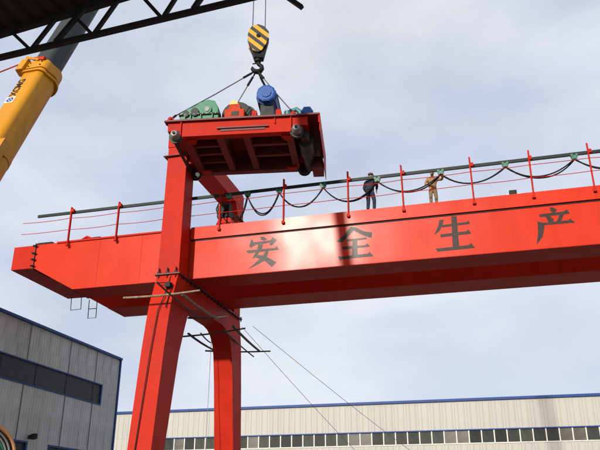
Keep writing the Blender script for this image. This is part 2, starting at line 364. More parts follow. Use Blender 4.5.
# fascia rail on near girder (walkway edge channel, open below)
fm = MB(); fm.box(-12.62, XR, 27.90, 27.998, 13.31, ZT + 0.01); P(fm).build('walkway_fascia', GIRD, gc)
P(MB().box(-12.62, XR, 27.972, 27.998, 13.25, 13.30)).build('painted_shadow_strip', BLACK, gc)  # black strip paints in the shadow line below the proud fascia
P(MB().box(-19.6, -13.7, 27.94, 27.998, ZT - 0.05, ZT + 0.03)).build('walkway_edge', RED, gc)
# girder bottom flange lip and weld seams (thin raised beads)
for x in (-17.3, -15.1, -9.8, -7.0, -3.05, .6, 4.4, 8.4, 12.4, 16.4, 20.4, 24.4):
    P(MB().box(x - 0.011, x + 0.011, 27.9885, 28.001, ZB + 0.02, 13.22 if x > -12.5 else ZT - 0.08)).build('weld_seam', GIRD, gc)
for y0, y1 in ((27.96, 29.46), (31.36, 33.09)):
    P(MB().box(XF + .02, XR, y0, y1, ZB - 0.025, ZB - 0.002)).build('bottom_flange', RED, gc)
xs_ = [-20.7, -17.3, -13.66] ; xw = [-12.6, -9.8, -7.0, -3.05, .6, 4.4, 8.4, 12.4, 16.4, 20.4, 24.4, XR]
for a_, b_ in zip(xw[:-1], xw[1:]):
    P(MB().box(a_ + .004, b_ - .004, 27.991, 27.999, ZB + 0.012, 13.228)).build('web_plate', GIRD, gc)
# crane rail on each girder
for yc in (28.72, 32.2):
    P(MB().box(XT + .3, XR, yc - 0.04, yc + 0.04, ZT + 0.003, ZT + 0.13)).build('crane_rail', DARKRED, gc)
# painted characters
an = [[(-9.307, 13.147), (-9.125, 13.129), (-8.957, 12.979), (-9.121, 12.932), (-9.252, 12.998)],[(-9.696, 13.08), (-9.587, 12.91), (-8.812, 12.928), (-8.727, 13.073), (-8.504, 12.908), (-8.756, 12.67), (-8.875, 12.719), (-8.81, 12.817), (-9.506, 12.77), (-9.736, 12.645), (-9.807, 12.757)],[(-9.94, 12.522), (-9.863, 12.551), (-8.576, 12.548), (-8.526, 12.632), (-8.411, 12.444), (-9.188, 12.424), (-9.833, 12.407)],[(-9.376, 12.783), (-9.143, 12.761), (-9.216, 12.558), (-9.391, 12.313), (-9.516, 12.169), (-9.645, 12.155), (-9.447, 12.501)],[(-9.442, 12.302), (-9.236, 12.273), (-8.926, 12.14), (-8.516, 11.871), (-8.74, 11.671), (-9.051, 11.971), (-9.491, 12.192)],[(-9.036, 12.541), (-8.907, 12.502), (-8.928, 12.244), (-9.102, 11.975), (-9.481, 11.803), (-9.812, 11.678), (-9.435, 11.98), (-9.183, 12.216), (-9.059, 12.386)]]
quan = [[(-5.204, 13.196), (-4.986, 13.148), (-4.654, 12.933), (-4.273, 12.842), (-4.306, 12.591), (-4.448, 12.631), (-4.708, 12.759), (-5.063, 13.001), (-5.337, 12.746), (-5.537, 12.536), (-5.732, 12.529), (-5.829, 12.59), (-5.581, 12.771), (-5.38, 12.982)],[(-5.389, 12.623), (-4.664, 12.627), (-4.558, 12.657), (-4.499, 12.549), (-5.382, 12.52)],[(-5.601, 12.312), (-4.58, 12.289), (-4.506, 12.368), (-4.384, 12.195), (-5.497, 12.176), (-5.57, 12.157)],[(-5.134, 12.572), (-4.931, 12.552), (-4.931, 11.795), (-5.194, 11.795)],[(-5.784, 11.9), (-5.65, 11.862), (-4.499, 11.895), (-4.425, 11.973), (-4.244, 11.756), (-5.653, 11.737), (-5.702, 11.666)]]
sheng = [[(-0.931, 13.223), (-0.705, 13.198), (-0.712, 11.766), (-0.98, 11.767)],[(-1.421, 13.1), (-1.237, 13.105), (-1.328, 12.813), (-1.458, 12.602), (-1.698, 12.443), (-1.566, 12.688), (-1.483, 12.88)],[(-1.324, 12.863), (-0.324, 12.896), (-0.265, 12.96), (-0.19, 12.792), (-1.333, 12.754)],[(-1.446, 12.452), (-0.36, 12.489), (-0.286, 12.565), (-0.184, 12.358), (-1.388, 12.322), (-1.422, 12.286)],[(-1.672, 11.844), (-0.325, 11.874), (-0.237, 11.962), (-0.094, 11.731), (-1.592, 11.704)]]
chan = [[(2.974, 13.17), (3.102, 13.17), (3.263, 13.03), (3.11, 12.901), (2.996, 13.011)],[(2.535, 12.916), (3.519, 12.952), (3.614, 13.029), (3.721, 12.823), (2.562, 12.791)],[(2.74, 12.844), (2.93, 12.823), (3.076, 12.638), (3.016, 12.499), (2.853, 12.551), (2.809, 12.715)],[(3.307, 12.879), (3.498, 12.858), (3.392, 12.628), (3.295, 12.47), (3.126, 12.473), (3.249, 12.667)],[(2.573, 12.532), (3.612, 12.546), (3.685, 12.62), (3.846, 12.42), (2.604, 12.432)],[(2.448, 12.623), (2.659, 12.538), (2.681, 12.366), (2.565, 11.948), (2.295, 11.642), (2.402, 12.107)]]
for nm, ch in (('an', an), ('quan', quan), ('sheng', sheng), ('chan', chan)):
    m = MB()
    for si, st in enumerate(ch):   # paint film 3 mm proud; strokes stepped a hair so that overlaps never share a plane
        n = len(m.v)
        yy = 27.9895 - 0.0012 * si
        vs = [(x, yy, min(z, 13.22)) for x, z in st]
        m.add(vs, [tuple(range(len(st)))])
    P(m)
    o = m.build('painted_character', INK, gc)
    o['label'] = {'an': 'black painted character 安', 'quan': 'black painted character 全', 'sheng': 'black painted character 生', 'chan': 'black painted character 产'}[nm]

# portals
PX0, PX1 = -13.65, -12.65
def portal(dx):
    def Q(m): m.v = [(x + dx, y, z) for x, y, z in m.v]; return P(m)
    # upper posts, slightly tapering to the top
    m = MB(); m.hexa([(PX0, 26.98, 11.47), (PX1, 26.98, 11.47), (PX1, 27.93, 11.47), (PX0, 27.93, 11.47), (PX0 + .04, 27.0, 17.70), (PX1 + .0, 27.0, 17.70), (PX1 + .0, 27.9, 17.70), (PX0 + .04, 27.9, 17.70)])
    Q(m).build('upper_post', RED, gc, bevel=0.015)
    m = MB(); m.prism([(34.05, 11.47), (34.95, 11.47), (34.95, 17.70), (33.7, 17.70), (34.05, 17.1)], 'x', PX0, PX1)
    Q(m).build('upper_post', RED, gc, bevel=0.015)
    Q(MB().prism([(27.0, 17.72), (34.95, 17.72), (35.0, 18.5), (34.8, 18.62), (27.1, 18.62), (27.0, 18.5)], 'x', PX0 + .002, PX1 - .002)).build('top_cross_beam', RED, gc, bevel=0.015)
    for z in (17.2,):
        Q(MB().box(PX0 - .13, PX1 + .13, 26.86, 28.03, z, z + 0.04)).build('post_flange', DARKRED, gc)
        Q(MB().box(PX0 - .13, PX1 + .13, 33.9, 35.08, z - .3, z - .26)).build('post_flange', DARKRED, gc)
    # lower cross beam with haunches and arch
    arc = [(33.9, 9.3), (33.72, 9.75), (33.35, 10.15), (32.9, 10.38), (32.4, 10.46), (29.5, 10.46), (29.0, 10.38), (28.55, 10.15), (28.18, 9.75), (28.0, 9.3)]
    Q(MB().prism([(26.30, 9.3), (26.45, 10), (26.95, 11.36), (34.95, 11.36), (35.28, 10), (35.36, 9.3)] + arc, 'x', PX0, PX1)).build('lower_cross_beam', RED, gc)
    Q(MB().prism([(25.05, 0.62), (25.62, 4), (26.08, 7.9), (26.30, 9.296), (28.0, 9.296), (27.55, 8.0), (26.75, 4), (25.95, 0.62)], 'x', PX0 + .001, PX1 - .001)).build('leg', RED, gc)
    Q(MB().prism([(35.36, 9.296), (35.5, 7.9), (35.80, 4), (36.15, 0.62), (35.15, 0.62), (34.70, 4), (34.15, 8.0), (33.9, 9.296)], 'x', PX0 + .001, PX1 - .001)).build('leg', RED, gc)
    Q(MB().box(PX0 - .10, PX1 + .10, 26.85, 35.05, 11.362, 11.422)).build('joint_flange', DARKRED, gc)
    # bolts round the joint
    k = 0
    m = MB()
    for i in range(3):
        x = PX0 + 0.1 + 0.4 * i; m.tube([(x, 26.9, 11.2), (x, 26.9, 11.68)], 0.03, 6); m.box(x - .06, x + .06, 26.86, 26.94, 11.43, 11.50)
    y = 27.4
    while y < 35.0:
        m.tube([(PX1 + 0.06, y, 11.25), (PX1 + 0.06, y, 11.50)], 0.035, 6); y += 0.42
    Q(m).build('joint_bolts', BLACK, gc)['kind'] = 'stuff'
    for z in (7.2, 3.9): Q(MB().box(PX0 - .012, PX1 + .012, *((26.0 if z > 5 else 25.58), (27.4 if z > 5 else 26.77), z, z + .02))).build('leg_seam', RED, gc) if False else None
    # bogies
    for yc in (25.5, 35.65):
        bgm = MB(); bgm.prism([(PX0 - 2.2, 0.28), (PX1 + 2.2, 0.28), (PX1 + 2.2, .5), (PX1 + .2, 0.61), (PX0 - .2, 0.61), (PX0 - 2.2, .5)], 'y', yc - .35, yc + .35)
        Q(bgm).build('bogie', RED, gc)
        for xx in (PX0 - 1.7, PX1 + 1.7):
            Q(MB().tube([(xx, yc - .08, .29), (xx, yc + .08, .29)], .275, 16)).build('bogie_wheel', GREASE, gc)
portal(0); portal(34.0)
# cable on near leg face, pipe clamp
P(MB().tube([(-12.98, 26.93, 11.3), (-13.0, 26.42, 10.2), (-13.15, 26.28, 9.6), (-13.2, 26.0, 7.9), (-13.3, 25.56, 4.0), (-13.3, 25.0, .7)], 0.022, 6)).build('leg_cable', CABLE, gc)
P(MB().tube([(-13.4, 26.6, 10.9), (-12.9, 26.62, 10.9), (-12.75, 26.6, 10.85), (-12.8, 26.55, 10.4), (-12.82, 26.3, 9.7)], 0.022, 6)).build('leg_cable', CABLE, gc)
P(MB().box(-13.02, -12.78, 26.45, 26.75, 10.66, 10.86)).build('junction_box', BLACK, gc)

# rails for the crane legs
for yc, wch in ((25.5, 'near'), (35.65, 'far')):
    tag(MB().box(-60, 60, yc - .04, yc + .04, 0.004, 0.014).box(-60, 60, yc - .03, yc + .03, .014, .02).build('ground_rail', WIRE), kind='structure')

# railing posts
px_ = [-18.97, -16.42, -13.9, -11.23, -8.2, -5.26, -2.87, 0.05, 2.42, 4.76, 7.5, 10.2, 12.9, 15.6, 18.3, 21, 24]
rp = P(MB().beam((0, 27.93, 13.62), (0, 27.93, 15.82), 0.075, 0.06)); rp = None
def rail_post(x, top):
    m = MB(); m.box(x - .028, x + .026, 27.83, 27.895, 13.62, top)
    m.box(x + .0, x + .045, 27.896, 27.915, 13.72, top)
    m.box(x - .06, x + .06, 27.78, 27.895, 13.60, 13.72)
    tl = random.uniform(-.012, .012); m.v = [(a_ + (c_ - 13.62) * tl, b_ + (c_ - 13.62) * tl * .6, c_) for a_, b_, c_ in m.v]
    o = P(m).build('railing_post', RED2, gc)
    m2 = MB(); m2.box(x - .02, x + .13, 27.82, 27.97, 15.36, 15.52)
    P(m2).build('track_bracket', RED2, gc)
for x in px_:
    if x == -13.9: continue
    rail_post(x, 15.62 if x < -15 else 15.80)
for z0, z1, nm in ((15.02, 15.14, 'railing_wire'), (14.43, 14.56, 'railing_wire')):
    wp = [-21.6] + px_ + [XR]; pts = []
    for a_, b_ in zip(wp[:-1], wp[1:]):
        sg = random.uniform(.01, .055)
        for k in range(5):
            u = k / 5; x = a_ + (b_ - a_) * u; zz_ = z0 + (.02 if x > -13 else .02 * (x + 21.6) / 8.6) + (z1 - z0 + .03) * max(0, (x + 13) / 43)
            pts.append((x, 27.825, zz_ - sg * 4 * u * (1 - u)))
    pts.append((XR, 27.825, z1 + .05))
    P(MB().tube(pts, 0.016, 5)).build(nm, RED2, gc)
P(MB().beam((-20.93, 28.02, 15.40), (XR, 28.02, 15.50), 0.09, 0.13)).build('festoon_track', TRACK, gc)
fx = [-10.87, -9.96, -8.45, -6.4, -3.96, -1.21, 1.47, 4.22, 6.9, 9.6, 12.3, 15.0, 17.7, 20.4]
lowz = [14.10, 14.25, 14.38, 14.41, 14.58, 14.63, 14.6, 14.6, 14.6, 14.6, 14.6, 14.6, 14.6]
ft = MB(); ft.box(-.13, .13, -.07, .07, -.03, .09); ft.box(-.16, -.06, -.09, .09, .03, .15); ft.box(.06, .16, -.09, .09, .03, .15); ft.tube([(-.11, -.1, .09), (-.11, .1, .09)], .045, 8); ft.tube([(.11, -.1, .09), (.11, .1, .09)], .045, 8)
ft.prism([(-.15, -.03), (.15, -.03), (.1, -.1), (-.1, -.1)], 'y', -.06, .06)
f0 = ft.build('festoon_trolley', TROLG, gc, loc=(fx[0] + OX, 28.02 + OY, 15.28)); f0.scale = (.85, .85, .85)
for x in fx[1:]: share(f0, 'festoon_trolley', (x + OX, 28.02 + OY, 15.28 + 0.002 * (x + 10)), gc)
random.seed(5)
for i in range(len(fx) - 1):
    a, b2, lo = fx[i], fx[i + 1], lowz[i]
    for s_ in (-1, 1):
        pts = []
        dzz = random.uniform(-0.05, 0.05)
        sk = random.uniform(-.12, .12)
        for k in range(15):
            u = k / 14; h = 1 - abs(2 * u - 1) ** 2.1
            uu = u + sk * u * (1 - u)
            pts.append((a + (b2 - a) * uu, 28.02 + s_ * 0.035, 15.22 - (15.22 - lo - dzz * (s_ > 0)) * h))
        P(MB().tube(pts, 0.03, 6)).build('festoon_cable', CABLE, gc)
# cable bundle hanging from the track behind the near post
for k, (xa, xb, zl) in enumerate([(-11.5, -11.15, 14.1), (-11.4, -10.9, 14.0), (-11.25, -10.95, 14.4), (-11.6, -11.3, 14.3)]):
    pts = [(xa, 28.3 + .1 * k, 15.3)] + [(xa + (xb - xa) * u + .22 * math.sin(6 * u + k), 28.35 + .1 * k, 15.3 - 1.3 * u) for u in (.2, .4, .6, .8, .97)] + [(xb, 28.4 + .1 * k, 13.95)]
    P(MB().tube(pts, 0.028, 6)).build('hanging_cable', CABLE, gc)
P(MB().box(-11.62, -11.02, 28.5, 28.95, 14.55, 15.15)).build('junction_box', BLACK, gc)
P(MB().prism([(-11.75, 13.885), (-10.7, 13.885), (-10.95, 14.45), (-11.5, 14.45)], 'y', 28.45, 29.2)).build('cable_anchor', RED2, gc)
# bits on top of the girder
P(MB().box(1.50, 1.80, 28.02, 28.3, 13.895, 14.13)).build('limit_switch', BLACK, gc)
P(MB().box(1.38, 1.48, 28.02, 28.2, 13.895, 13.97)).build('switch_bracket', WHITE, gc)
P(MB().box(1.83, 1.93, 28.02, 28.2, 13.895, 13.96)).build('switch_bracket', WHITE, gc)
P(MB().tube([(-18.35, 28.1, 13.92), (-18.1, 28.1, 14.06), (-17.8, 28.1, 13.93)], 0.07, 8)).build('lifting_eye', RED2, gc)
P(MB().box(-17.75, -17.35, 28.05, 28.3, 13.895, 14.0)).build('rail_clamp', BLACK, gc)
P(MB().box(-20.7, -19.9, 27.98, 28.2, 13.885, 13.96)).build('rail_clamp', BLACK, gc)
P(MB().box(-12.6, -11.6, 28.02, 28.2, 13.885, 13.95)).build('rail_clamp', DARKRED, gc)
# hanging step frames at the far girder end
def hoop(x0, x1, z0, z1, mid):
    m = MB(); r = .022
    m.tube([(x0, 33.1, z1), (x0 + .04, 33.1, z0), (x1 + .04, 33.1, z0 + .01), (x1, 33.1, z1)], r, 6)
    if mid: m.tube([(x0 + .02, 33.1, (z0 + z1) / 2), (x1 + .02, 33.1, (z0 + z1) / 2)], r, 6)
    P(m).build('hanging_step', BLACK, gc)
hoop(-21.82, -21.2, 12.04, 12.72, False); hoop(-20.70, -20.22, 11.50, 12.55, True)

# ------------------------------------------------------------------ scaffold poles lashed to the portal
zz = 10.15
poles = [
 ('light wooden scaffold pole crossing the front of the near red leg', (-14.6, 25.92, 10.13), (-11.15, 25.90, 10.18), .05, BAMB),
 ('brown scaffold pole running back beside the near leg from the light front pole', (-11.95, 25.95, 10.10), (-11.85, 29.7, 10.02), .055, BAMB),
 ('thin dark pole slanting past the near leg under the girder', (-12.42, 24.5, 10.22), (-12.58, 29.4, 10.0), .04, BAMBD),
 ('dark scaffold tube across the arch between the two legs', (-13.2, 29.45, 10.08), (-11.35, 29.75, 10.10), .045, BAMBD),
 ('dark scaffold tube level in front of the far leg top', (-14.95, 32.85, 10.10), (-11.2, 31.75, 10.02), .045, BAMBD),
 ('short dark plank poking out left of the far leg', (-14.35, 32.2, 10.06), (-14.40, 35.75, 10.0), .06, BAMBD),
 ('lowest dark tube across the back of the far leg', (-14.8, 35.55, 9.93), (-11.4, 36.55, 9.93), .045, BAMBD),
 ('long thin tube slanting down across the far leg face', (-12.48, 32.1, 10.14), (-12.85, 38.0, 10.0), .04, BAMBD),
 ('thick dark tube on the right side of the far leg', (-11.80, 31.7, 10.14), (-12.05, 36.6, 9.98), .065, BAMBD),
 ('short thin brace left of the far leg above the plank', (-13.9, 32.7, 10.18), (-13.92, 34.1, 10.0), .035, BAMBD)]
for lab, a, b2, r, mt in poles:
    mid = [Vector(a).lerp(Vector(b2), u) + Vector((0, 0, -0.05 * math.sin(math.pi * u))) for u in (0, .25, .5, .75, 1)]
    o = MB().tube(mid, [r, r * .97, r * .93, r * .9, r * .86], 8).build('scaffold_pole', mt, smooth=True)
    tag(o, lab, 'scaffold pole', 'scaffold poles lashed around the crane legs')
# rope hanging from the scaffold
tag(MB().tube([(-13.55, 33.3, 10.0), (-13.6, 33.4, 7.5), (-13.62, 33.4, 5.0), (-13.7, 33.45, 0.05)], 0.014, 5).build('hanging_rope', WIREF), 'thin grey rope hanging down left of the far crane leg', 'rope')
for a, b2, lab in (((-12.5, 34.9, 10.95), (-8.0, 45, 5.4), 'left of two thin guy wires slanting down from the far leg'), ((-11.9, 34.9, 10.95), (-4.64, 45, 5.45), 'right of two thin guy wires slanting down from the far leg')):
    a = Vector(a); b2 = Vector(b2); d = (b2 - a); e = a + d * (a.z / -d.z)
    pts = [a.lerp(e, u) - Vector((0, 0, 0.5 * math.sin(math.pi * u))) for u in [i / 12 for i in range(13)]]
    pts[-1].z = 0.0
    tag(MB().tube(pts, 0.013, 5).build('guy_wire', WIREF), lab, 'wire', 'guy wires from the crane')

# ------------------------------------------------------------------ crab trolley hanging from the hook
TR = empty('crab_trolley', (-9.65, 26.55, 16.55), 'red hoisting trolley frame with green, orange and blue machines, hanging from the striped hook', 'crane trolley', rz=R(9.3))
def B(name, mt, *bx, bev=0.0, par=None):
    m = MB()
    for q in bx: m.box(*q)
    return m.build(name, mt, par or TR, bevel=bev)
B('front_beam', RED, (-2.45, 2.35, -1.90, -1.55, 0, .70), bev=.01)
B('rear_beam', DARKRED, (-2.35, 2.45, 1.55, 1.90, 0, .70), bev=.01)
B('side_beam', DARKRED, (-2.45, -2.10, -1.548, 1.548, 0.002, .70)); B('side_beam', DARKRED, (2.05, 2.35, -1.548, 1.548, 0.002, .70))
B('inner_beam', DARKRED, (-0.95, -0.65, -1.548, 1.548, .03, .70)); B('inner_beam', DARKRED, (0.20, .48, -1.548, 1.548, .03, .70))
for yv in (-.72, .0, .78):
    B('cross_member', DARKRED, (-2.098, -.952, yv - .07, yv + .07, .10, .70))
for yv in (-.65, .35):
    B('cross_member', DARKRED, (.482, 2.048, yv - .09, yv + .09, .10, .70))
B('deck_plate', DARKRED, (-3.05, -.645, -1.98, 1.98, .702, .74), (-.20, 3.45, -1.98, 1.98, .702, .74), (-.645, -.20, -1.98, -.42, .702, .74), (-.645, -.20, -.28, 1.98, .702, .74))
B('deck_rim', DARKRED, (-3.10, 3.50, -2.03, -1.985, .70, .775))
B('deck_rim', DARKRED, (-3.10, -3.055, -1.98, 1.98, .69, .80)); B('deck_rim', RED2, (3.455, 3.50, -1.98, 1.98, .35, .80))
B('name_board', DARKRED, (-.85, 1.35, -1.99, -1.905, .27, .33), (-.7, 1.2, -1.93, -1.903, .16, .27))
B('web_stiffener', RED2, (-2.44, -2.40, -1.98, -1.903, .02, .69), (2.28, 2.32, -1.98, -1.903, .02, .69), (1.6, 1.64, -1.96, -1.903, .4, .69))
# end outriggers that carry the wheels
for x0, x1 in ((-3.0, -2.455), (2.36, 3.0)):
    B('wheel_bracket', RED2, (x0, x1, -1.9, -1.1, .28, .698)); B('wheel_bracket', RED2, (x0, x1, 1.1, 1.9, .28, .698))
def wheel(x, y, sgn):
    mm = MB(); mm.tube([(x, y - .09, .03), (x, y + .09, .03)], .26, 24)
    mm.tube([(x, y - sgn * .12, .03), (x, y - sgn * .09, .03)], .30, 24)
    o = mm.build('wheel', GREASE, TR, smooth=True)
    h = MB(); h.tube([(x, y - sgn * .13, .03), (x, y - sgn * .20, .03), (x, y - sgn * .38, .03), (x, y - sgn * .44, .03), (x, y - sgn * .45, .03)], [.22, .22, .17, .12, .02], 20); h.build('bearing_hub', CAST, o, smooth=True)
    hb = MB(); hb.tube([(x, y - sgn * .46, .03), (x, y - sgn * .50, .03)], .06, 10); hb.build('axle_cap', BLACK, o)
wheel(-2.64, -1.75, 1); wheel(2.54, -1.75, 1); wheel(-2.64, 1.70, -1); wheel(2.54, 1.70, -1)
# drive shaft casing and drum on the right
m = MB(); m.tube([(2.85, -1.5, .05), (2.85, -1.0, .05), (2.85, -.99, .05), (2.85, .2, .05), (2.85, .21, .05), (2.85, 1.5, .05)], [.2, .2, .33, .33, .26, .26], 20); m.build('drive_gearbox', GREASE, TR, smooth=True)
m = MB(); m.tube([(-2.8, -1.6, .03), (-2.8, 1.6, .03)], .07, 12); m.build('drive_shaft', GREASE, TR)
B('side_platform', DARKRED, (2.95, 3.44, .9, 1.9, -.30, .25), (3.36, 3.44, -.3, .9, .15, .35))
B('hanging_plate', RED2, (3.505, 3.53, -1.98, .6, -.05, .80), (3.505, 3.53, .6, 1.95, -.45, .80))
# gussets beneath the frame
for x, y in ((-2.0, -1.45), (-2.0, 1.45), (2.1, -1.45), (2.0, 1.45)):
    m = MB(); m.prism([(x - .25, y - .18), (x + .25, y - .18), (x + .1, y + .18), (x - .12, y + .18)], 'z', -.07, -.003); m.build('gusset', RED, TR)
# green gear reducer near the front left
gr = MB(); prof = [(-.90, 0), (-.95, .22), (-.86, .42), (-.62, .60), (-.35, .68), (-.1, .84), (.28, .94), (.55, .88), (.72, .62), (.76, .3), (.74, 0)]
gr.prism([(x, z) for x, z in prof], 'y', -.34, .34)
gbx = gr.build('gear_reducer', GREEN, TR, bevel=.03, loc=(-1.62, -1.40, .745))
gbx.scale = (1.0, 1, 1.22)
fm_ = MB(); fm_.box(-.98, .80, -.40, .40, .30, .36); fm_.box(-.9, .74, -.44, .44, 0, .05); fm_.build('split_flange', BLACK, gbx)
for x, z, r in ((-.66, .36, .13), (-.28, .42, .17), (.26, .5, .19), (.26, .5, .10)):
    mm = MB(); mm.tube([(x, -.35, z), (x, -.42 - (r < .11) * .03, z)], r, 16); o = mm.build('bearing_cover', GREASE if r in (.13, .17) else (CAST if r == .10 else GREEN), gbx)
for x in (-.7, -.45, 0, .5):
    MB().box(x - .02, x + .02, -.43, -.36, .05, .30).build('rib', GREEN, gbx)
MB().tube([(-.35, 0, .66), (-.35, 0, .80)], .05, 8).build('breather', GREEN, gbx)
m = MB()
for k in range(9): m.tube([(-.88 + .19 * k, -.405, .33), (-.88 + .19 * k, -.43, .33)], .025, 6)
m.build('flange_bolts', CAST, gbx)['kind'] = 'stuff'
B('reducer_base', RED, (-2.35, -.6, -1.75, -1.0, .741, .80))
# orange brake / coupling
bo = B('brake', ORANGE, (-.36, .40, -1.55, -1.0, .80, 1.36), bev=.03)
m = MB(); m.tube([(.05, -1.15, 1.30), (.05, -.8, 1.30)], .58, 28); m.build('brake_drum', GREASE, bo, smooth=True)
m = MB(); m.tube([(.36, -1.2, 1.22), (.36, -1.0, 1.22)], .46, 24); m.build('brake_drum', GREASE, bo)
m = MB(); m.prism([(-.26, 1.34), (.26, 1.34), (.18, 1.62), (-.14, 1.62)], 'y', -1.5, -1.1); m.build('brake_arm', ORANGE, bo)
m = MB(); m.tube([(-.02, -1.5, 1.60), (-.02, -1.25, 1.64), (-.02, -1.2, 1.65)], [.16, .17, .05], 16); m.build('cap', YELS, bo, smooth=True)
for x in (-.35, .55): MB().tube([(x, -1.4, .9), (x + .1, -1.3, 1.35)], .03, 6).build('brake_spring', BLACK, bo)
B('brake_base', RED2, (-.50, .72, -1.75, -.7, .741, .82), (-.45, -.38, -1.7, -1.0, .82, 1.0), (.60, .68, -1.7, -1.0, .82, 1.05))
bo.location = (-.24, 0, -.12); bo.scale = (1.15, 1, 1.16)
for k in range(4): MB().tube([(-.3 + .2 * k, -1.555, .95), (-.3 + .2 * k, -1.59, .95)], .035, 6).build('bolt', BLACK, bo)
MB().box(-.1, .2, -1.565, -1.55, 1.08, 1.25).build('cover_plate', GREASE, bo)
MB().tube([(.38, -1.3, 1.2), (.55, -1.35, 1.5), (.75, -1.3, 1.3), (.8, -1.3, .8)], .022, 6).build('motor_cable', CABLE, bo)
# big blue hoist motor, long axis along Y, on a tall stand
mo = MB(); mo.tube([(1.14, -1.45, 2.27), (1.14, -1.42, 2.27), (1.14, -1.2, 2.27), (1.14, -1.19, 2.27), (1.14, 1.2, 2.17), (1.14, 1.22, 2.17)], [.34, .43, .43, .47, .48, .40], 10)
mot = mo.build('hoist_motor', BLUE, TR, bevel=.015)
for k in range(10):
    a = R(36 * k); ca, sa = math.cos(a), math.sin(a)
    MB().beam((1.14 + .47 * ca, -1.1, 2.26 + .47 * sa), (1.14 + .48 * ca, 1.1, 2.18 + .48 * sa), .03, .03).build('cooling_fin', BLUE, mot)
MB().tube([(1.14, -1.456, 2.27), (1.14, -1.49, 2.27)], .24, 8).build('fan_cover', BLUE, mot)
MB().box(1.14 - .2, 1.14 + .2, -.8, -.3, 2.5, 2.72).build('terminal_box', BLUE, mot)
B('motor_stand', GREASE, (.86, 1.42, -1.15, -.2, .80, 1.84))
B('motor_stand', GREASE, (.80, 1.48, .2, 1.1, .742, 1.78))
B('motor_bracket', RED, (.56, .76, -1.55, -1.25, .742, 1.32))
B('motor_bracket', RED, (1.60, 1.82, -1.55, -1.25, .742, 1.32))
B('motor_base', RED, (.50, 1.90, -1.75, -1.18, .741, .80))
# teal arched pipe housing and small blue travel motor
pts = [(2.10, -.9, .75), (2.10, -.9, 1.3), (2.20, -.9, 1.58), (2.42, -.9, 1.66), (2.60, -.9, 1.52), (2.64, -.9, 1.15)]
m = MB(); m.tube(pts, .12, 12); m.tube([(2.05, -.9, .75), (2.05, -.9, 1.56)], .17, 12); m.build('travel_reducer', TEAL, TR, smooth=True)
m = MB(); m.tube([(2.95, -1.62, 1.15), (2.95, -1.55, 1.15), (2.95, -.9, 1.15)], [.2, .27, .27], 6); sm = m.build('travel_motor', BLUE, TR, bevel=.01)
m = MB(); m.tube([(3.22, -1.3, 1.0), (3.22, -1.0, 1.0)], .12, 6); m.build('fan_cover', BLUE, sm)
B('travel_motor_base', BLACK, (2.75, 3.15, -1.6, -1.0, .741, .86))
lug_local = []
for x, y in ((-2.93, -1.80), (2.38, -1.72), (-2.2, 1.7), (2.25, 1.7)):
    m = MB(); m.prism([(x - .20, .742), (x + .20, .742), (x + .10, 1.02), (x - .10, 1.02)], 'y', y - .05, y + .05); m.tube([(x, y - .12, .95), (x, y + .12, .95)], .06, 10)
    m.box(x - .24, x + .24, y - .18, y + .18, .7415, .78)
    m.build('lifting_lug', RED, TR); lug_local.append(Vector((x, y, 1.0)))
Mt = Matrix.Translation(TR.location) @ Matrix.Rotation(R(9.3), 4, 'Z')

# ------------------------------------------------------------------ hook block, ropes, slings
HX, HY = -9.12, 26.5
hk = empty('hook_block', (HX, HY, 22.55), 'yellow and black striped hook block hanging above the red trolley', 'hook block', rz=R(18)); hk.scale = (1.1, 1.1, 1.0)
ol = [(-.36, .72), (-.02, .86), (.30, .74), (.55, .42), (.53, .10), (.42, -.32), (.20, -.72), (.0, -.86), (-.26, -.74), (-.50, -.25), (-.56, .16), (-.52, .46)]
m = MB(); m.prism([(x * .82, z * .93) for x, z in ol], 'y', -.26, -.20); m.build('cheek_plate', HAZ, hk, bevel=.01)
m = MB(); m.prism([(x * .82, z * .93) for x, z in ol], 'y', .20, .26); m.build('cheek_plate', HAZ, hk, bevel=.01)
for yv in (-.10, .10):
    MB().tube([(0, yv - .07, .12), (0, yv + .07, .12)], .40, 24).build('sheave', GREASE, hk, smooth=True)
m = MB(); m.prism([(-.46, .1), (.46, .1), (.24, -1.02), (-.16, -1.02)], 'y', -.17, .17); m.build('side_frame', BLACK, hk, bevel=.02)
MB().tube([(0, -.30, .12), (0, .30, .12)], .09, 12).build('sheave_pin', BLACK, hk)
MB().tube([(0, 0, -1.0), (0, 0, -1.16)], .14, 12).build('swivel', BLACK, hk, smooth=True)
pts = [(0.02, 0, -1.1), (.02, 0, -1.28)] + [(-.02 + .21 * math.cos(R(a)), 0, -1.50 + .21 * math.sin(R(a))) for a in (70, 30, -10, -50, -90, -130, -165, -195)]
MB().tube(pts, [.07, .08, .09, .095, .10, .115, .12, .11, .08, .03], 12).build('hook', BLACK, hk, smooth=True)
MB().tube([(-.22, 0, -1.28), (.06, 0, -1.22)], .03, 8).build('safety_latch', BLACK, hk)
